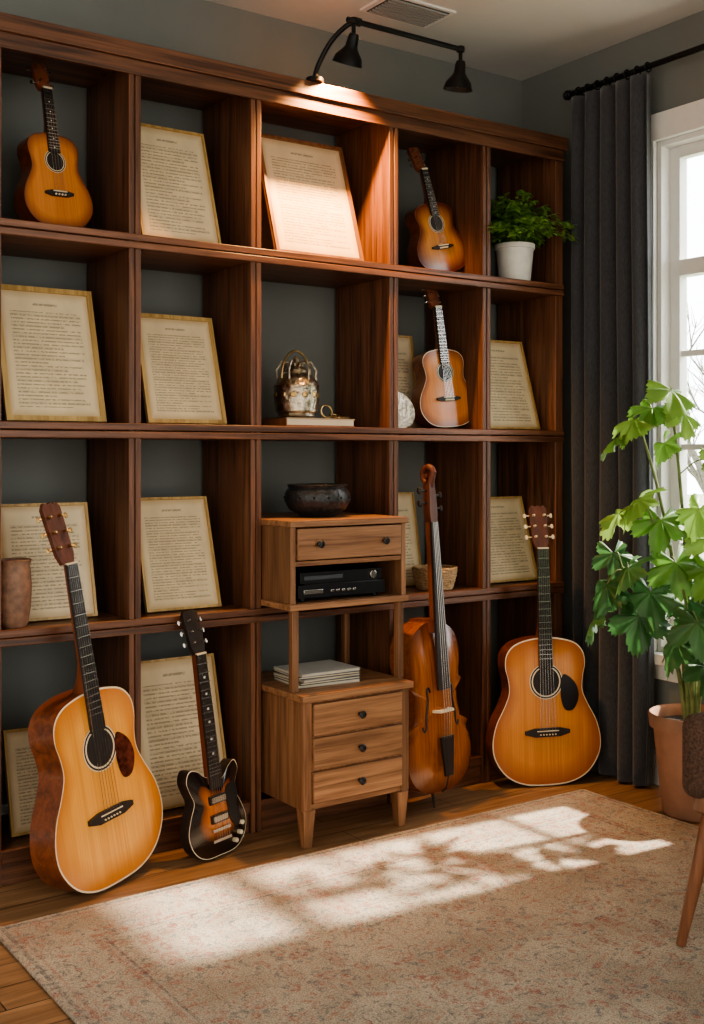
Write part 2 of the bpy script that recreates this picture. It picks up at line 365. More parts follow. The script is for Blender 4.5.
# ------------------------------------------------------------------ instruments
AC=[(0,0),(.085,.006),(.150,.036),(.192,.092),(.201,.150),(.186,.212),(.156,.268),(.137,.315),(.139,.36),(.149,.405),(.142,.448),(.110,.480),(.052,.496),(0,.499)]
def mirror(h): return h+[(-x,z) for x,z in reversed(h[1:-1])]
def headstock(g,zn,w0,w1,ln,mat,n=3,peg=M_steel,thick=.014,y=.004,tilt=12):
    M=Matrix.Translation((0,y,zn))@Matrix.Rotation(R(-tilt),4,'X')
    out=[(-w0/2,0),(-w1*.46,ln*.16),(-w1/2,ln*.9),(-w1*.34,ln),(-w1*.12,ln*.965),(0,ln),(w1*.12,ln*.965),(w1*.34,ln),(w1/2,ln*.9),(w1*.46,ln*.16),(w0/2,0)]
    g.prism(out,0,thick,mat,M=M)
    k_=w1/.068
    for sd in (-1,1):
        for k in range(n):
            zz=ln*(.26+.5*k/(max(1,n-1)))
            g.lathe([(.0045*k_,-.003),(.0045*k_,.006),(.003*k_,.012)],peg,10,M@Matrix.Translation((sd*w1*.3,-.002,zz))@Matrix.Rotation(R(90),4,'X'))
            g.tube([(sd*w1*.4,thick*.6,zz),(sd*(w1/2+.014*k_),thick*.6,zz)],.0025,peg,8,M)
            g.lathe([(0,-.009*k_),(.006*k_,-.007*k_),(.008*k_,0),(.006*k_,.007*k_),(0,.009*k_)],peg,10,M@Matrix.Translation((sd*(w1/2+.018*k_),thick*.6,zz)),cap=False,sx=.8,sy=.55)
def acoustic(name,mat4,rest,Bs,Bw,depth,zn,hl,top,side,neck,tuner=M_steel,pick=None,head=None,strings=6,hole=.049,fw=.056,bind=M_bone,dots=True):
    g=MB(); sc=Bs/.5
    hp=[(x*Bw/.40,z*sc) for x,z in AC]; out=[(p.x,p.y) for p in catmull([(a,d) for a,d in mirror(hp)],4)]
    g.body(out,.24*sc,0,depth,.002,.008,top,side,side,bind,edge=.982)
    kx=Bw/.40
    zh=.35*sc
    g.disc(0,zh,-.0030,0,hole*kx,M_ebony); g.disc(0,zh,-.0034,hole*kx,hole*kx*1.09,M_bone); g.disc(0,zh,-.0032,hole*kx*1.09,hole*kx*1.2,M_ebony); g.disc(0,zh,-.0034,hole*kx*1.2,hole*kx*1.26,M_bone)  # innermost disc is flat dark colour standing in for the soundhole's shaded inside
    bw=.165*kx; zb_=.18*sc
    g.prism([(-bw/2,zb_-.006*sc),(-bw*.28,zb_-.016*sc),(bw*.28,zb_-.016*sc),(bw/2,zb_-.006*sc),(bw/2,zb_+.006*sc),(bw*.28,zb_+.014*sc),(-bw*.28,zb_+.014*sc),(-bw/2,zb_+.006*sc)],-.010,-.001,M_ebony)
    g.box(-.04*kx,.04*kx,-.013,-.009,zb_+.003,zb_+.006,M_bone)
    for k in range(strings):
        x=(-.5+k/(strings-1))*.055*kx; g.lathe([(.0028,0),(.0028,.004),(0,.005)],M_bone,8,Matrix.Translation((x,-.009,zb_-.008*sc))@Matrix.Rotation(R(90),4,'X'))
    f0=zh+hole*kx*.92; w0,w1=fw,fw*.78
    g.prism([(-w0/2,f0),(w0/2,f0),(w1/2,zn),(-w1/2,zn)],-.009,-.0025,M_ebony)
    zj=Bs*.985
    n=8; prev=None
    for i in range(n+1):
        t=i/n; z=zj+(zn-zj)*t; hw=(w0+(w1-w0)*((z-f0)/(zn-f0)))/2; dp=.024-.006*t+(.05*max(0,1-t*5) if Bs>.35 else .02*max(0,1-t*5))
        ring=[g.v((hw*math.cos(a),-.0025+dp*math.sin(a),z)) for a in [math.pi*k/8 for k in range(9)]]
        if prev:
            for k in range(8): g.f([prev[k],prev[k+1],ring[k+1],ring[k]],neck)
        else: g.f(ring,neck)
        prev=ring
    g.f(prev,neck)
    nf=16
    for i in range(1,nf+1):
        z=zb_+(zn-zb_)*(2**(-i/12)) 
        if z<f0+.004: break
        hw=(w0+(w1-w0)*((z-f0)/(zn-f0)))/2; g.box(-hw,hw,-.0102,-.009,z-.0011,z+.0011,M_steel)
        if dots and i in (3,5,7,9,12,15): g.disc(0,zb_+(zn-zb_)*(2**(-(i-.5)/12)),-.0094,0,.0032 if Bs>.35 else .0018,M_pearl,12)
    g.box(-w1/2,w1/2,-.012,-.003,zn-.003,zn+.002,M_bone)
    headstock(g,zn,w1,w1*1.6,hl,head or neck,3 if strings==6 else 2,tuner)
    for k in range(strings):
        t=-.5+k/(strings-1); g.tube([(t*.055*kx,-.0125,zb_),(t*w1*.8,-.0115,zn)],.0008 if Bs>.35 else .0005,M_steel,4)
    if pick:
        ph=[(.050,.0),(.062,.02),(.095,-.005),(.108,-.045),(.092,-.085),(.062,-.088),(.048,-.05)]
        cat=catmull([(a*kx*1.12,zh+d*sc*1.12) for a,d in ph],5)
        a=[g.v((p.x,-.0036,p.y)) for p in cat]; g.f(a,pick)
    return g.finish(name,mat4,rest,angle=40)
M_spruce=wood('spruce_top',(.68,.28,.045),(.84,.41,.085),'z',rough=.3,along=.8,across=90,var=.03,coat=.6,burst=(.7,1.08,(.52,.17,.025)))
M_spruce2=wood('aged_spruce_top',(.52,.18,.03),(.66,.265,.055),'z',rough=.3,along=.8,across=90,var=.03,coat=.5,burst=(.7,1.05,(.34,.09,.015)))
M_mahog=wood('mahogany_side',(.11,.028,.010),(.26,.072,.024),'x',rough=.35,var=.05,coat=.35)
M_neck=wood('mahogany_neck',(.13,.035,.014),(.25,.075,.03),'z',rough=.4,var=.05,coat=.15)
M_hd=wood('dark_headstock',(.055,.014,.006),(.13,.036,.014),'z',rough=.55,var=.05)
M_sb=wood('sunburst_top',(.50,.17,.03),(.62,.26,.05),'z',rough=.25,along=.8,across=80,var=.02,coat=.6,burst=(.55,.95,(.11,.018,.005)))
M_sb2=wood('dark_sunburst_top',(.46,.10,.012),(.60,.18,.025),'z',rough=.2,along=.8,across=60,var=.02,coat=1,burst=(.34,.66,(.010,.005,.004)))
M_orange=wood('orange_top',(.52,.155,.022),(.66,.24,.042),'z',rough=.3,along=.8,across=70,var=.02,coat=.6,burst=(.75,1.0,(.22,.05,.010)))
M_tort=plain('tortoiseshell',(.08,.022,.014),.15,noise=.9,nscale=40)
acoustic('acoustic_guitar',place(1.322,3.066,0,23,7,-5.5),0,.555,.43,.10,.925,.185,M_spruce,M_mahog,M_neck,pick=M_tort,tuner=M_brass,head=M_hd,dots=False)
acoustic('acoustic_guitar',place(3.035,3.080,0,-22,3.2,-.3),0,.55,.43,.080,.885,.165,M_spruce2,M_mahog,M_neck,pick=M_blackp,tuner=M_bone,head=M_hd,dots=False)
acoustic('ukulele',place(1.255,3.345,S[3],10,8,-3,1.08),S[3],.275,.215,.06,.405,.085,M_orange,M_mahog,M_neck,strings=4,pick=None,tuner=M_steel,fw=.036,bind=M_mahog)
acoustic('small_acoustic_guitar',place(2.772,3.35,S[3],0,7,-12,1.16),S[3],.235,.215,.055,.345,.085,M_sb,M_mahog,M_neck,tuner=M_steel,fw=.032,bind=M_mahog)
acoustic('small_acoustic_guitar',place(2.775,3.335,S[2],-4,6,-4,1.20),S[2],.25,.215,.055,.385,.085,M_orange,M_mahog,M_neck,tuner=M_steel,fw=.032)

# electric guitar
g=MB()
half_l=[(-.03,.238),(-.06,.262),(-.092,.268),(-.108,.240),(-.098,.205),(-.086,.172),(-.104,.135),(-.121,.085),(-.106,.035),(-.065,.004)]
half_r=[(0,0),(.065,.004),(.106,.035),(.121,.085),(.104,.135),(.086,.170),(.092,.200),(.108,.235),(.096,.262),(.070,.250),(.045,.225),(.03,.222)]
out=[(p.x,p.y) for p in catmull(half_r+half_l,4)]
g.body(out,.13,0,.042,.008,.004,M_sb2,M_ebony,M_sb2,M_bone,edge=.982)
g.prism([(-.024,.20),(.024,.20),(.019,.60),(-.019,.60)],-.014,-.007,M_ebony)
g.prism([(-.023,.215),(.023,.215),(.018,.60),(-.018,.60)],-.007,.012,M_neck)
for i in range(1,21):
    z=.075+.525*(2**(-i/12)); 
    if z>.205: g.box(-.023,.023,-.0152,-.0138,z-.001,z+.001,M_steel)
    if i in (3,5,7,9,12,15): g.disc(0,.075+.525*(2**(-(i-.5)/12)),-.0149,0,.004,M_pearl,12)
for z in (.168,.112):
    g.box(-.034,.034,-.0165,-.006,z-.012,z+.012,M_blackp); g.box(-.029,.029,-.0185,-.016,z-.008,z+.008,M_steel)
g.box(-.036,.036,-.018,-.006,.076,.084,M_steel); g.box(-.038,.038,-.016,-.006,.045,.053,M_steel)
pg=catmull([(.04,.19),(.075,.20),(.085,.17),(.078,.13),(.088,.09),(.070,.07),(.045,.10),(.04,.14)],4)
g.prism([(p.x,p.y) for p in pg],-.0105,-.004,M_blackp)
for x,z in ((.088,.075),(.078,.048),(.055,.030)): g.lathe([(.007,-.002),(.007,.012),(.005,.014),(0,.014)],M_bone,16,Matrix.Translation((x,-.006,z))@Matrix.Rotation(R(90),4,'X'))
headstock(g,.60,.038,.060,.135,M_ebony,3,M_steel,y=-.008)
for k in range(6):
    t=-.5+k/5; g.tube([(t*.05,-.021,.05),(t*.05,-.0205,.078),(t*.03,-.0165,.60)],.0006,M_steel,4)
g.box(-.019,.019,-.017,-.008,.598,.603,M_bone)
g.finish('electric_guitar',place(1.675,3.115,0,14,6.5,-3)@Matrix.Diagonal((.98,1.03,1.035,1)),0,angle=40)

# cello
M_cello=wood('cello_varnish',(.22,.055,.010),(.42,.13,.024),'z',rough=.25,along=.9,across=60,var=.02,coat=.6,burst=(.75,1.0,(.11,.024,.006)))
M_crib=wood('cello_ribs',(.22,.06,.014),(.40,.13,.03),'x',rough=.25,across=40,var=.02,coat=.5)
g=MB()
ch=[(0,0),(.08,.006),(.140,.040),(.172,.100),(.170,.155),(.150,.195),(.163,.215),(.128,.235),(.112,.285),(.116,.330),(.142,.358),(.128,.375),(.136,.420),(.136,.470),(.115,.520),(.070,.552),(.028,.565),(0,.567)]
out=[(p.x,p.y) for p in catmull(mirror(ch),4)]
g.body(out,.28,0,.10,.020,.018,M_cello,M_crib,M_cello,M_cello,edge=.965)
g.tube([(0,.05,-.002),(0,.05,-.02),(0,.045,-.062)],[.010,.006,.003],M_ebony,10)
g.prism([(-.020,.055),(.020,.055),(.034,.185),(-.034,.185)],-.046,-.036,M_ebony)
g.tube([(0,-.04,.06),(0,-.022,.012),(0,0,-.003)],.003,M_ebony,6)
g.prism([(-.045,.248),(-.032,.250),(-.02,.262),(.02,.262),(.032,.250),(.045,.248),(.045,.256),(.036,.285),(-.036,.285),(-.045,.256)],0,.008,M_bone,M=Matrix.Translation((0,-.016,.266))@Matrix.Rotation(R(90),4,'X')@Matrix.Translation((0,0,-.248)))
g.prism([(-.032,.34),(.032,.34),(.018,.90),(-.018,.90)],-.045,-.034,M_ebony)
g.prism([(-.024,.555),(.024,.555),(.016,.90),(-.016,.90)],-.034,-.010,M_neck)
g.prism([(-.026,.53),(.026,.53),(.024,.575),(-.024,.575)],-.034,.10,M_neck)
g.prism([(-.017,.90),(.017,.90),(.021,.935),(.015,1.03),(-.015,1.03),(-.021,.935)],-.042,-.008,M_hd)
sp=[]; 
for i in range(40):
    a=i/39*3.3*math.pi; r=.034*(1-i/44); sp.append((0,-.022-r*math.cos(a+math.pi*.15),1.055+r*math.sin(a+math.pi*.15)))
g.tube([(0,-.025,1.01)]+sp,[.014]+[.013*(1-i/60) for i in range(40)],M_hd,10)
g.tube([(-.02,-.022,1.055),(.02,-.022,1.055)],.008,M_hd,12)
for k,(zz,sd) in enumerate(((.945,1),(.965,-1),(.99,1),(1.008,-1))):
    g.tube([(-sd*.018,-.025,zz),(sd*.05,-.025,zz)],[.003,.005],M_ebony,8)
    g.lathe([(0,-.013),(.010,-.008),(.012,0),(.009,.009),(0,.013)],M_ebony,12,Matrix.Translation((sd*.055,-.025,zz)),cap=False,sx=.6)
for t in (-1.5,-.5,.5,1.5):
    g.tube([(t*.012,-.047,.18),(t*.013,-.056,.27),(t*.007,-.048,.90)],.0009,M_steel,5)
for sd in (-1,1):
    fh=catmull([(sd*.052,.335),(sd*.060,.350),(sd*.068,.338),(sd*.066,.305),(sd*.078,.255),(sd*.080,.222),(sd*.090,.210),(sd*.097,.224)],5,False)
    def dy(x,z):
        return -.0185*(1-min(1,((x/.165)**2+((z-.28)/.30)**2)))-.0015
    g.tube([(p.x,dy(p.x,p.y),p.y) for p in fh],.0040,M_blackp,8)  # f-holes are black tubes on the top; their colour stands for inner shade
g.finish('cello',place(2.527,3.085,0,10,4.5,0)@Matrix.Diagonal((.97,.9,1.04,1)),0,angle=40)

# ------------------------------------------------------------------ shelf ornaments
p=MB(); p.box(0,.27,0,.19,0,.004,M_brn); p.box(.003,.267,.003,.187,.004,.022,M_bone); p.box(0,.27,0,.19,.022,.026,M_card); p.box(0,.004,0,.19,0,.026,M_brn)
p.finish('hardcover_book',place(2.0,3.265,S[2]+.0005,4,sc=1.1))
zz=S[2]+.0302
p=MB()
p.lathe([(0,0),(.050,0),(.058,.006),(.055,.014),(.064,.02),(.068,.05),(.067,.09),(.070,.098),(.066,.106),(.058,.120),(.040,.135),(.030,.140),(.034,.146),(.030,.152),(.012,.165),(.006,.172),(.010,.180),(.006,.188),(0,.190)],M_silver,40,cap=False,wob=lambda a,k:1+.018*math.cos(14*a)*(1 if 3<k<8 else 0))
for k in range(12):
    a=k*math.pi/6; p.lathe([(0,-.010),(.009,-.006),(.011,0),(.009,.006),(0,.010)],M_brass,8,Matrix.Rotation(a,4,'Z')@Matrix.Translation((.066,0,.07)),cap=False,sx=.5)
for k in range(6):
    a=k*math.pi/3+.3; p.tube([Matrix.Rotation(a,3,'Z')@Vector(q) for q in ((.058,0,.115),(.062,0,.145),(.045,0,.172),(.02,0,.168),(.012,0,.15))],.0035,M_silver,8)
ah=[(.072*math.cos(t),0,.12+.085*math.sin(t)) for t in [math.pi*i/16 for i in range(17)]]
p.tube(ah,.0035,M_brass,8)
p.tube([(.062,0,.06),(.085,0,.075),(.092,0,.11),(.10,0,.13)],[.009,.007,.006,.005],M_silver,10)
p.finish('ornate_silver_teapot',place(2.10,3.36,zz,20,sc=1.14))
p=MB(); 
for cx,cy,rr,tl in ((0,0,.020,75),(.038,.01,.016,20)):
    M=Matrix.Translation((cx,cy,.0035 if tl<50 else .022))@Matrix.Rotation(R(tl),4,'X')
    if tl<50: M=Matrix.Translation((cx,cy,.009))@Matrix.Rotation(R(20),4,'X')
    p.tube([M@Vector((rr*math.cos(t),rr*math.sin(t),0)) for t in [2*math.pi*i/24 for i in range(25)]],.0028,M_brass,8,cap=False)
p.tube([(.02,0,.006),(.06,.015,.005),(.085,.0,.004)],.003,M_brass,8)
p.finish('brass_rings',place(2.205,3.33,zz,sc=1.15),rest=zz-.001)
p=MB(); p.lathe([(0,0),(.034,0),(.040,.01),(.047,.06),(.050,.12),(.047,.165),(.044,.18),(.050,.196),(.047,.198),(.040,.182),(.042,.12),(0,.03)],plain('brown_stoneware',(.22,.12,.075),.6,noise=.35,nscale=40,bump=.3),32,cap=False)
p.finish('stoneware_vase',place(1.092,3.302,S[1]+.0005))
p=MB(); M_wick=plain('wicker',(.42,.27,.14),.8,noise=.4,nscale=120)
for k in range(9):
    r=.058+.016*math.sin(k/8*1.4); z=.005+k*.0085
    p.tube([(r*math.cos(t)*(1+.03*math.cos(12*t+k*math.pi)),r*math.sin(t)*(1+.03*math.cos(12*t+k*math.pi)),z) for t in [2*math.pi*i/60 for i in range(61)]],.0052,M_wick,6,cap=False)
for k in range(24):
    a=2*math.pi*k/24; p.tube([(.060*math.cos(a),.060*math.sin(a),.003),(.069*math.cos(a),.069*math.sin(a),.04),(.074*math.cos(a),.074*math.sin(a),.078)],.003,M_wick,5)
p.lathe([(0,.001),(.06,.001),(.06,.008),(0,.008)],M_wick,24,cap=False)
p.finish('wicker_basket',place(2.70,3.34,S[1]+.0005,sc=1.08))
p=MB(); p.lathe([(0,0),(.05,.0),(.085,.008),(.088,.012),(.05,.006),(0,.005)],M_silver,36,cap=False)
p.finish('silver_plate',Matrix.Translation((2.540,3.36,S[2]+.09))@Matrix.Rotation(R(72),4,'X')@Matrix.Scale(.82,4),rest=S[2])

# ------------------------------------------------------------------ plants
def leafmat(name,c1,c2):
    m,nt,b=newmat(name); b.inputs['Roughness'].default_value=.4
    geo=N(nt,'ShaderNodeNewGeometry'); tc=N(nt,'ShaderNodeTexCoord'); nz=N(nt,'ShaderNodeTexNoise'); nz.inputs['Scale'].default_value=25; L(nt,tc.outputs['Object'],nz.inputs['Vector'])
    f=math_(nt,'ADD',math_(nt,'MULTIPLY',geo.outputs['Random Per Island'],.65),math_(nt,'MULTIPLY',nz.outputs['Fac'],.35))
    r=ramp(nt,f,[(.1,c1),(.9,c2)]); L(nt,r.outputs[0],b.inputs['Base Color'])
    tr=N(nt,'ShaderNodeBsdfTranslucent'); L(nt,r.outputs[0],tr.inputs[0]); ms=N(nt,'ShaderNodeMixShader'); ms.inputs[0].default_value=.4
    L(nt,b.outputs[0],ms.inputs[1]); L(nt,tr.outputs[0],ms.inputs[2]); L(nt,ms.outputs[0],nt.nodes['Material Output'].inputs[0])
    return m
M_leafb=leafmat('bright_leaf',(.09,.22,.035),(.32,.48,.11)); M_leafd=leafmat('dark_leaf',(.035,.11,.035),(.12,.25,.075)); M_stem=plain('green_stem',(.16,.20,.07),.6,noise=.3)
M_soil=plain('potting_soil',(.035,.022,.014),1,noise=.6,nscale=90,bump=.8)
def lobed(p,M,Ls,mat):
    n=90; rings=[]; c=p.v((0,0,0),M)
    ths=[R(-155)+R(310)*i/n for i in range(n+1)]
    for fr in (.3,.62,.85,1):
        rr=[]
        for t in ths:
            lob=abs(math.cos(2.5*t))
            q=Ls*(.54+.46*lob**.8)*(1-.30*abs(t)/math.pi)
            if fr==1: q*=1+.07*math.cos(t*42)
            elif fr<.8: q=q*.45+Ls*.70*(1-.30*abs(t)/math.pi)*.55
            r=q*fr
            z=-.34*r*r/Ls-.12*Ls*fr*(1-lob)+.012*math.sin(t*7)*fr
            rr.append(p.v((r*math.cos(t),r*math.sin(t),z),M))
        rings.append(rr)
    for i in range(n): p.f([c,rings[0][i],rings[0][i+1]],mat)
    for a,b_ in zip(rings,rings[1:]):
        for i in range(n): p.f([a[i],b_[i],b_[i+1],a[i+1]],mat)
PCX,PCY=3.215,2.56
p=MB(); M_terra=plain('terracotta',(.33,.165,.10),.8,noise=.18,nscale=14,bump=.1)
p.lathe([(0,0),(.098,0),(.104,.008),(.135,.30),(.148,.302),(.152,.345),(.146,.35),(.134,.345),(.128,.31),(0,.30)],M_terra,44,cap=False)
p.lathe([(.128,.312),(.08,.322),(0,.325)],M_soil,30,cap=False)
stems=[(.20,.0,1.38),(.09,.03,1.46),(.18,.1,1.05),(.02,.12,1.00),(.26,.06,.86),(-.04,.25,.95),(.1,.22,.8)]
def W(a,b,z): return Vector((-.82*a-.57*b, .57*a-.82*b, z))
tips=[]
for a,b_,z in stems:
    P=[W(a*.1,b_*.1,.31),W(a*.25,b_*.3,.31+(z-.31)*.4),W(a*.6,b_*.7,.31+(z-.31)*.75),W(a,b_,z)]
    P=catmull([tuple(q) for q in P],5,False); p.tube(P,[.009*(1-.6*i/len(P)) for i in range(len(P))],M_stem,8); tips.append(P)
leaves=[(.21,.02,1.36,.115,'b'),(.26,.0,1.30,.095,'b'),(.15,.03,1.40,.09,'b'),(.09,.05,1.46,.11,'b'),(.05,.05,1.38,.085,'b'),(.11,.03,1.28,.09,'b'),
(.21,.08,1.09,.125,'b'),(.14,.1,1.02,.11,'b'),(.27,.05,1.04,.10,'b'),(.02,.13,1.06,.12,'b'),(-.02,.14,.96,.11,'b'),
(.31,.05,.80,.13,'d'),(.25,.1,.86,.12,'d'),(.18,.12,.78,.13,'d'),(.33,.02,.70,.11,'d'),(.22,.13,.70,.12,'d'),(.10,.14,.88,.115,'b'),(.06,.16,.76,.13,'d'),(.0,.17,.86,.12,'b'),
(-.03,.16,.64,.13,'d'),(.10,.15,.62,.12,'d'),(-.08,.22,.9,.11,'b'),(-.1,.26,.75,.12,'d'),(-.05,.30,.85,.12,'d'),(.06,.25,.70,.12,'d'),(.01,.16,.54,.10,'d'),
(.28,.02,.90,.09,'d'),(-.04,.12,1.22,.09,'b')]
for a,b_,z,s_,k in leaves:
    pos=W(a,b_,z)
    best=min((q for P in tips for q in P[4:]),key=lambda q:(q-(pos-Vector((0,0,.03)))).length)
    d=(pos-best); d.z=0
    az=math.atan2(.57*.5-.82,-.82*.5-.57)+random.uniform(-1.0,1.0)
    if d.length>.06: az=math.atan2(d.y,d.x)+random.uniform(-.3,.3)
    mid=(best+pos)/2+Vector((0,0,.025))
    p.tube(catmull([tuple(best),tuple(mid),tuple(pos)],4,False),.0025,M_stem,6)
    M=Matrix.Translation(pos)@Matrix.Rotation(az,4,'Z')@Matrix.Rotation(R(random.uniform(32,62)),4,'Y')@Matrix.Rotation(R(random.uniform(-20,20)),4,'X')
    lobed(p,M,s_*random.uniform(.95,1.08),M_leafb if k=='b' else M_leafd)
lim=XW-.03-PCX
for v_ in p.bm.verts:
    if v_.co.x>lim: v_.co.x=lim-.02*math.tanh((v_.co.x-lim)*10)
o=p.finish('potted_houseplant',place(PCX,PCY,.0005),recalc=False,angle=60)

# shelf fern
p=MB(); M_wp=plain('white_ceramic',(.68,.65,.6),.5,noise=.08,nscale=30)
p.lathe([(0,0),(.058,0),(.062,.006),(.074,.125),(.079,.127),(.079,.145),(.074,.146),(.068,.13),(0,.125)],M_wp,36,cap=False)
p.lathe([(.070,.128),(0,.134)],M_soil,20,cap=False)
M_fern=leafmat('fern_leaf',(.09,.24,.045),(.30,.50,.12))
def oval(M,l,w,mat):
    pts=[(0,0,0),(l*.3,w*.5,0),(l*.7,w*.42,-.003),(l,0,-.006),(l*.7,-w*.42,-.003),(l*.3,-w*.5,0)]
    p.f([p.v(q,M) for q in pts],mat)
for i in range(150):
    az=random.uniform(0,2*math.pi); sp_=random.uniform(.02,.19)
    if math.sin(az)<-.35: sp_*=1.28
    hh=random.uniform(.03,.22)*(1.15-sp_*2.7)
    if sp_>.10:
        if math.sin(az)>0.2: sp_=.10+.05*random.random()
        elif abs(math.cos(az))>.75 and math.sin(az)>-.35: sp_=min(sp_,.12)
    e=Vector((math.cos(az)*sp_,math.sin(az)*sp_*.95,.13+hh)); st=Vector((math.cos(az)*.02,math.sin(az)*.02,.13))
    md=(st+e)/2+Vector((-math.cos(az)*.01,-math.sin(az)*.01,.045))
    P=catmull([tuple(st),tuple(md),tuple(e)],5,False); p.tube(P,.0012,M_stem,4)
    for j,q in enumerate(P[2:]):
        for sd in (-1,1):
            M=Matrix.Translation(q)@Matrix.Rotation(az+sd*R(random.uniform(35,75)),4,'Z')@Matrix.Rotation(R(random.uniform(-25,35)),4,'Y')@Matrix.Rotation(R(random.uniform(-30,30)),4,'X')
            oval(M,random.uniform(.024,.038),random.uniform(.011,.017),M_fern)
    oval(Matrix.Translation(e)@Matrix.Rotation(az,4,'Z')@Matrix.Rotation(R(20),4,'Y'),.03,.014,M_fern)
p.finish('potted_fern',place(3.080,3.312,S[3]+.0005),recalc=False)

# ------------------------------------------------------------------ curtain
CX=3.314
def curtain(name,ya,yb,xc,z0,z1,folds,seed):
    rnd=random.Random(seed); p=MB(); m,nt,bs=newmat('charcoal_linen')
    bs.inputs['Roughness'].default_value=.95; bs.inputs['Sheen Weight'].default_value=.3
    tc=N(nt,'ShaderNodeTexCoord'); mp=N(nt,'ShaderNodeMapping'); mp.inputs['Scale'].default_value=(500,500,60); L(nt,tc.outputs['Object'],mp.inputs['Vector'])
    nz=N(nt,'ShaderNodeTexNoise'); nz.inputs['Scale'].default_value=1; L(nt,mp.outputs[0],nz.inputs['Vector'])
    r=ramp(nt,nz.outputs['Fac'],[(.3,(.030,.031,.036)),(.7,(.062,.064,.072))]); L(nt,r.outputs[0],bs.inputs['Base Color'])
    nu,nv=150,40; G=[]
    ph=[rnd.uniform(-.5,.5) for _ in range(20)]
    for j in range(nv+1):
        v=j/nv; z=z0+(z1-z0)*v; row=[]
        for i in range(nu+1):
            u=i/nu; amp=.025+.006*(1-v)
            ang=u*folds*2*math.pi+1.3*math.sin(2.3*u*math.pi+ph[0])*(1.2-v)+.35*math.sin(v*5+ph[1])
            dx=amp*math.sin(ang)*(1+.22*math.sin(u*9+ph[2]))+.004*math.sin(v*9+u*13+ph[3])*(1-v)
            yy=ya+(yb-ya)*u+.010*math.cos(ang)+.012*math.sin(v*3)*(u-.5)
            row.append(p.v((xc+dx,yy,z)))
        G.append(row)
    for j in range(nv):
        for i in range(nu): p.f([G[j][i],G[j][i+1],G[j+1][i+1],G[j+1][i]],m)
    o=p.finish(name,recalc=False,angle=180)
    so=o.modifiers.new('thickness','SOLIDIFY'); so.thickness=.003
    return o
curtain('curtain',2.835,3.208,CX,.012,2.655,5,3)
curtain('curtain',1.90,2.34,CX,.012,2.655,6,5)  # unseen second panel, added to narrow the sun strip across the rug
p=MB(); p.tube([(CX,1.82,2.68),(CX,3.235,2.68)],.011,M_black,14)
for y,sg in ((1.82,-1),(3.235,1)): p.lathe([(.011,0),(.016,.004),(.016,.012),(.020,.018),(.017,.03),(0,.036)],M_black,16,Matrix.Translation((CX,y,2.68))@Matrix.Rotation(R(-90*sg),4,'X'),cap=False)
for y in (1.86,3.222): p.tube([(CX,y,2.68),(3.398,y,2.68)],.007,M_black,8); p.lathe([(.022,0),(.022,.006)],M_black,16,Matrix.Translation((3.399,y,2.68))@Matrix.Rotation(R(-90),4,'Y'))
for k in range(8):
    for base in (2.845,1.92):
        y=base+k*.050
        p.tube([(CX+.017*math.cos(t),y,2.678+.017*math.sin(t)) for t in [2*math.pi*i/16 for i in range(17)]],.003,M_black,6,cap=False)
p.finish('curtain_rod')

# ------------------------------------------------------------------ rug
m,nt,bs=newmat('faded_persian_rug'); bs.inputs['Roughness'].default_value=1; bs.inputs['Specular IOR Level'].default_value=.1
RX0,RX1,RY0,RY1=.92,3.095,1.05,2.965
tc=N(nt,'ShaderNodeTexCoord'); sp_=N(nt,'ShaderNodeSeparateXYZ'); L(nt,tc.outputs['Object'],sp_.inputs[0])
xx=math_(nt,'SUBTRACT',sp_.outputs[0],(RX0+RX1)/2); yy=math_(nt,'SUBTRACT',sp_.outputs[1],(RY0+RY1)/2)
ax=math_(nt,'ABSOLUTE',xx); ay=math_(nt,'ABSOLUTE',yy)
px=math_(nt,'PINGPONG',xx,.26); py=math_(nt,'PINGPONG',yy,.30)
cb=N(nt,'ShaderNodeCombineXYZ'); L(nt,px,cb.inputs[0]); L(nt,py,cb.inputs[1])
nn=N(nt,'ShaderNodeTexNoise'); nn.inputs['Scale'].default_value=16; nn.inputs['Detail'].default_value=3; nn.inputs['Distortion'].default_value=.8; L(nt,cb.outputs[0],nn.inputs['Vector'])
n2=N(nt,'ShaderNodeTexNoise'); n2.inputs['Scale'].default_value=34; n2.inputs['Detail'].default_value=5; n2.inputs['Distortion'].default_value=1.0; L(nt,cb.outputs[0],n2.inputs['Vector'])
vo=N(nt,'ShaderNodeTexVoronoi'); vo.inputs['Scale'].default_value=11; L(nt,cb.outputs[0],vo.inputs['Vector'])
wear=N(nt,'ShaderNodeTexNoise'); wear.inputs['Scale'].default_value=60; wear.inputs['Detail'].default_value=8; wear.inputs['Roughness'].default_value=.75; L(nt,tc.outputs['Object'],wear.inputs['Vector'])
wl=N(nt,'ShaderNodeTexNoise'); wl.inputs['Scale'].default_value=4; wl.inputs['Detail'].default_value=3; L(nt,tc.outputs['Object'],wl.inputs['Vector'])
fine=N(nt,'ShaderNodeTexNoise'); fine.inputs['Scale'].default_value=260; fine.inputs['Detail'].default_value=2; L(nt,tc.outputs['Object'],fine.inputs['Vector'])
BE=(.56,.475,.37); RO=(.40,.18,.14); SL=(.12,.125,.145); TA=(.42,.34,.26)
col=ramp(nt,wl.outputs['Fac'],[(.35,TA),(.62,BE)]).outputs[0]
f1=ramp(nt,n2.outputs['Fac'],[(.55,(0,0,0)),(.59,(1,1,1))]).outputs[0]
f3=ramp(nt,nn.outputs['Fac'],[(.455,(0,0,0)),(.475,(1,1,1)),(.495,(0,0,0))]).outputs[0]
f4=ramp(nt,n2.outputs['Fac'],[(.38,(1,1,1)),(.42,(0,0,0))]).outputs[0]
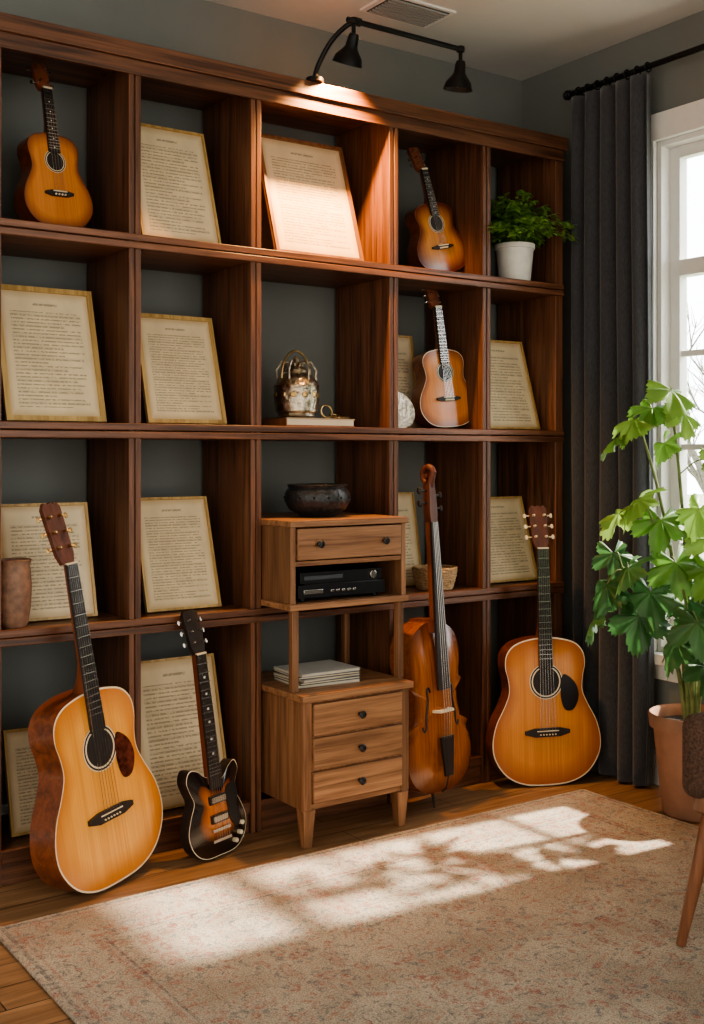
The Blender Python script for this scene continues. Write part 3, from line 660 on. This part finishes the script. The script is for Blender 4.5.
f2=ramp(nt,vo.outputs['Distance'],[(.14,(1,1,1)),(.18,(0,0,0)),(.26,(0,0,0)),(.30,(.6,.6,.6)),(.35,(0,0,0))]).outputs[0]
wr=ramp(nt,wear.outputs['Fac'],[(.40,(.80,.80,.80)),(.60,(.10,.10,.10))]).outputs[0]
col=mixc(nt,mixc(nt,1,f1,wr,'MULTIPLY'),col,RO)
col=mixc(nt,mixc(nt,1,f3,wr,'MULTIPLY'),col,SL)
col=mixc(nt,mixc(nt,1,f4,wr,'MULTIPLY'),col,(.19,.20,.205))
col=mixc(nt,mixc(nt,1,f2,wr,'MULTIPLY'),col,(.42,.17,.13))
bd=math_(nt,'MAXIMUM',math_(nt,'SUBTRACT',ax,(RX1-RX0)/2),math_(nt,'SUBTRACT',ay,(RY1-RY0)/2))
for c0,w_,cc in ((-.022,.006,SL),(-.20,.007,RO),(-.22,.004,SL),(-.045,.004,RO)):
    col=mixc(nt,mixc(nt,1,math_(nt,'MULTIPLY',math_(nt,'COMPARE',bd,c0,w_),.8),wr,'MULTIPLY'),col,cc)
g2=ramp(nt,fine.outputs['Fac'],[(.3,(.55,.55,.55)),(.7,(1.25,1.25,1.25))]).outputs[0]
col=mixc(nt,1,col,g2,'MULTIPLY'); L(nt,col,bs.inputs['Base Color'])
bp=N(nt,'ShaderNodeBump'); bp.inputs['Strength'].default_value=.7; bp.inputs['Distance'].default_value=.004; L(nt,fine.outputs['Fac'],bp.inputs['Height']); L(nt,bp.outputs[0],bs.inputs['Normal'])
p=MB(); p.box(RX0,RX1,RY0,RY1,.001,.012,m); p.finish('persian_rug',bevel=.004)

# ------------------------------------------------------------------ armchair
M_fab=plain('brown_boucle',(.11,.06,.04),.95,noise=.55,nscale=160,bump=1.0); M_leg=wood('walnut_leg',(.12,.045,.02),(.24,.10,.048),'z',rough=.35,coat=.4)
E=bpy.data.objects.new('armchair',None); scene.collection.objects.link(E); E.location=(2.616,1.584,.0125)
def part(nm,fn,bev=0,sub=False):
    q=MB(); fn(q); o=q.finish(nm,bevel=bev); o.parent=E
    if bev and sub: o.modifiers['bevel'].segments=6
    return o
part('seat_cushion',lambda q:q.box(-.30,.24,-.23,.23,.32,.44,M_fab),.04,True)
part('arm_1',lambda q:q.box(-.315,.26,.225,.30,.37,.58,M_fab),.034,True)
part('arm_2',lambda q:q.box(-.315,.26,-.30,-.225,.37,.58,M_fab),.034,True)
part('backrest',lambda q:q.box(.20,.31,-.30,.30,.34,.82,M_fab,Matrix.Rotation(R(5),4,'Y')),.045,True)
part('seat_frame',lambda q:q.box(-.29,.29,-.27,.27,.335,.385,M_leg),.006)
for i,(sx,sy) in enumerate(((-1,1),(-1,-1),(1,1),(1,-1))):
    part('leg_%d'%(i+1),lambda q:q.tube([(sx*.25,sy*.235,.37),(sx*.280,sy*.26,.2),(sx*.315,sy*.287,.003)],[.023,.019,.012],M_leg,16))

# ------------------------------------------------------------------ shelf lamp
m,nt,bs=newmat('warm_bulb'); bs.inputs['Emission Color'].default_value=(1,.55,.2,1); bs.inputs['Emission Strength'].default_value=10; M_bulb=m
p=MB(); B=(2.095,3.235)
p.lathe([(.030,2.5005),(.030,2.512),(.010,2.518),(0,2.518)],M_black,24,Matrix.Translation((B[0],B[1],0)))
arm=catmull([(B[0],B[1],2.515),(B[0]+.01,B[1]-.01,2.56),(2.13,3.19,2.63),(2.16,3.14,2.675),(2.19,3.12,2.688)],6,False)
p.tube(arm,.0085,M_black,10)
p.tube([(2.15,3.12,2.688),(2.64,3.12,2.688)],.0095,M_black,12); p.lathe([(.014,-.012),(.014,.012)],M_black,14,Matrix.Translation((2.19,3.12,2.688))@Matrix.Rotation(R(90),4,'Y'))
def shade(x,y,ztop,tilt):
    p.tube([(x,y,2.688),(x,y,ztop)],.007,M_black,10)
    p.lathe([(0,-.014),(.014,-.009),(.016,0),(.014,.009),(0,.014)],M_black,14,Matrix.Translation((x,y,2.688)),cap=False)
    M=Matrix.Translation((x,y,ztop))@Matrix.Rotation(R(tilt),4,'X')@Matrix.Scale(1.05,4)
    p.lathe([(0,.012),(.014,.010),(.018,-.002),(.020,-.03),(.028,-.042),(.044,-.062),(.050,-.085),(.047,-.085),(.040,-.063),(.020,-.045),(0,-.04)],M_black,28,M,cap=False)
    p.lathe([(0,-.040),(.012,-.045),(.018,-.060),(.012,-.074),(0,-.077)],M_bulb,14,M,cap=False)
    return M
Ma=shade(2.175,3.12,2.635,26); Mb_=shade(2.64,3.12,2.635,10)
p.finish('shelf_picture_light')
def spot(nm,M,e,ang,bl):
    ld=bpy.data.lights.new(nm,'SPOT'); ld.energy=e; ld.color=(1,.50,.18); ld.spot_size=R(ang); ld.spot_blend=bl; ld.shadow_soft_size=.02
    o=bpy.data.objects.new(nm,ld); scene.collection.objects.link(o); o.matrix_world=M@Matrix.Translation((0,0,-.088))@Matrix.Scale(1/1.05,4); return o
spot('lamp_bulb_light',Ma,170,115,.8)

# ------------------------------------------------------------------ garden outside
M_bark=plain('pale_bark',(.30,.29,.27),.9,noise=.3); M_gr=plain('winter_lawn',(.35,.38,.28),1,noise=.3,nscale=2)
simplebox('garden_ground',3.6,40,-20,30,-.45,-.35,M_gr)
def tree(x,y,h,seed):
    rnd=random.Random(seed); p=MB()
    def br(a,d,l,r,dep):
        pts=[a]; 
        for i in range(4):
            d=(d+Vector((rnd.uniform(-.2,.2),rnd.uniform(-.2,.2),rnd.uniform(-.02,.15)))).normalized(); pts.append(pts[-1]+d*l/4)
        p.tube(pts,[r*(1-.13*i) for i in range(5)],M_bark,5,cap=False)
        if dep==0: return
        for k in range(4):
            q=pts[rnd.randint(1,4)]; nd=(d+Vector((rnd.uniform(-1,1),rnd.uniform(-1,1),rnd.uniform(-.2,.6)))).normalized(); br(q,nd,l*.65,r*.5,dep-1)
    br(Vector((0,0,0)),Vector((0,0,1)),h*.4,.10,4)
    p.finish('garden_tree',place(x,y,-.35),recalc=False)
tree(14,10.6,4.8,1); tree(17,12.9,4.5,4); tree(13,9.3,4.2,9)

# ------------------------------------------------------------------ world, sun, camera
wd=bpy.data.worlds.new('sky'); scene.world=wd; wd.use_nodes=True; nt=wd.node_tree; bg=nt.nodes['Background']
tc=N(nt,'ShaderNodeTexCoord'); sx=N(nt,'ShaderNodeSeparateXYZ'); L(nt,tc.outputs['Generated'],sx.inputs[0])
r=ramp(nt,math_(nt,'ADD',math_(nt,'MULTIPLY',sx.outputs[0],.5),.5),[(.0,(.50,.46,.40)),(.5,(.56,.53,.47)),(.85,(2.4,2.45,2.5))])
L(nt,r.outputs[0],bg.inputs['Color']); bg.inputs['Strength'].default_value=3.3
sd=bpy.data.lights.new('sun','SUN'); sd.energy=17; sd.angle=R(2.2); sd.color=(1,.91,.77)
so=bpy.data.objects.new('sun',sd); scene.collection.objects.link(so)
d=Vector((-1,.07,-1.04)).normalized(); so.rotation_euler=d.to_track_quat('-Z','Y').to_euler(); so.location=(6,2,5)
cd=bpy.data.cameras.new('camera'); co=bpy.data.objects.new('camera',cd); scene.collection.objects.link(co)
co.location=(0,0,1.24); co.rotation_euler=(R(90),0,R(-34.8)); cd.lens=1140/1024*36; cd.sensor_width=36; cd.shift_y=-57/1024
scene.camera=co
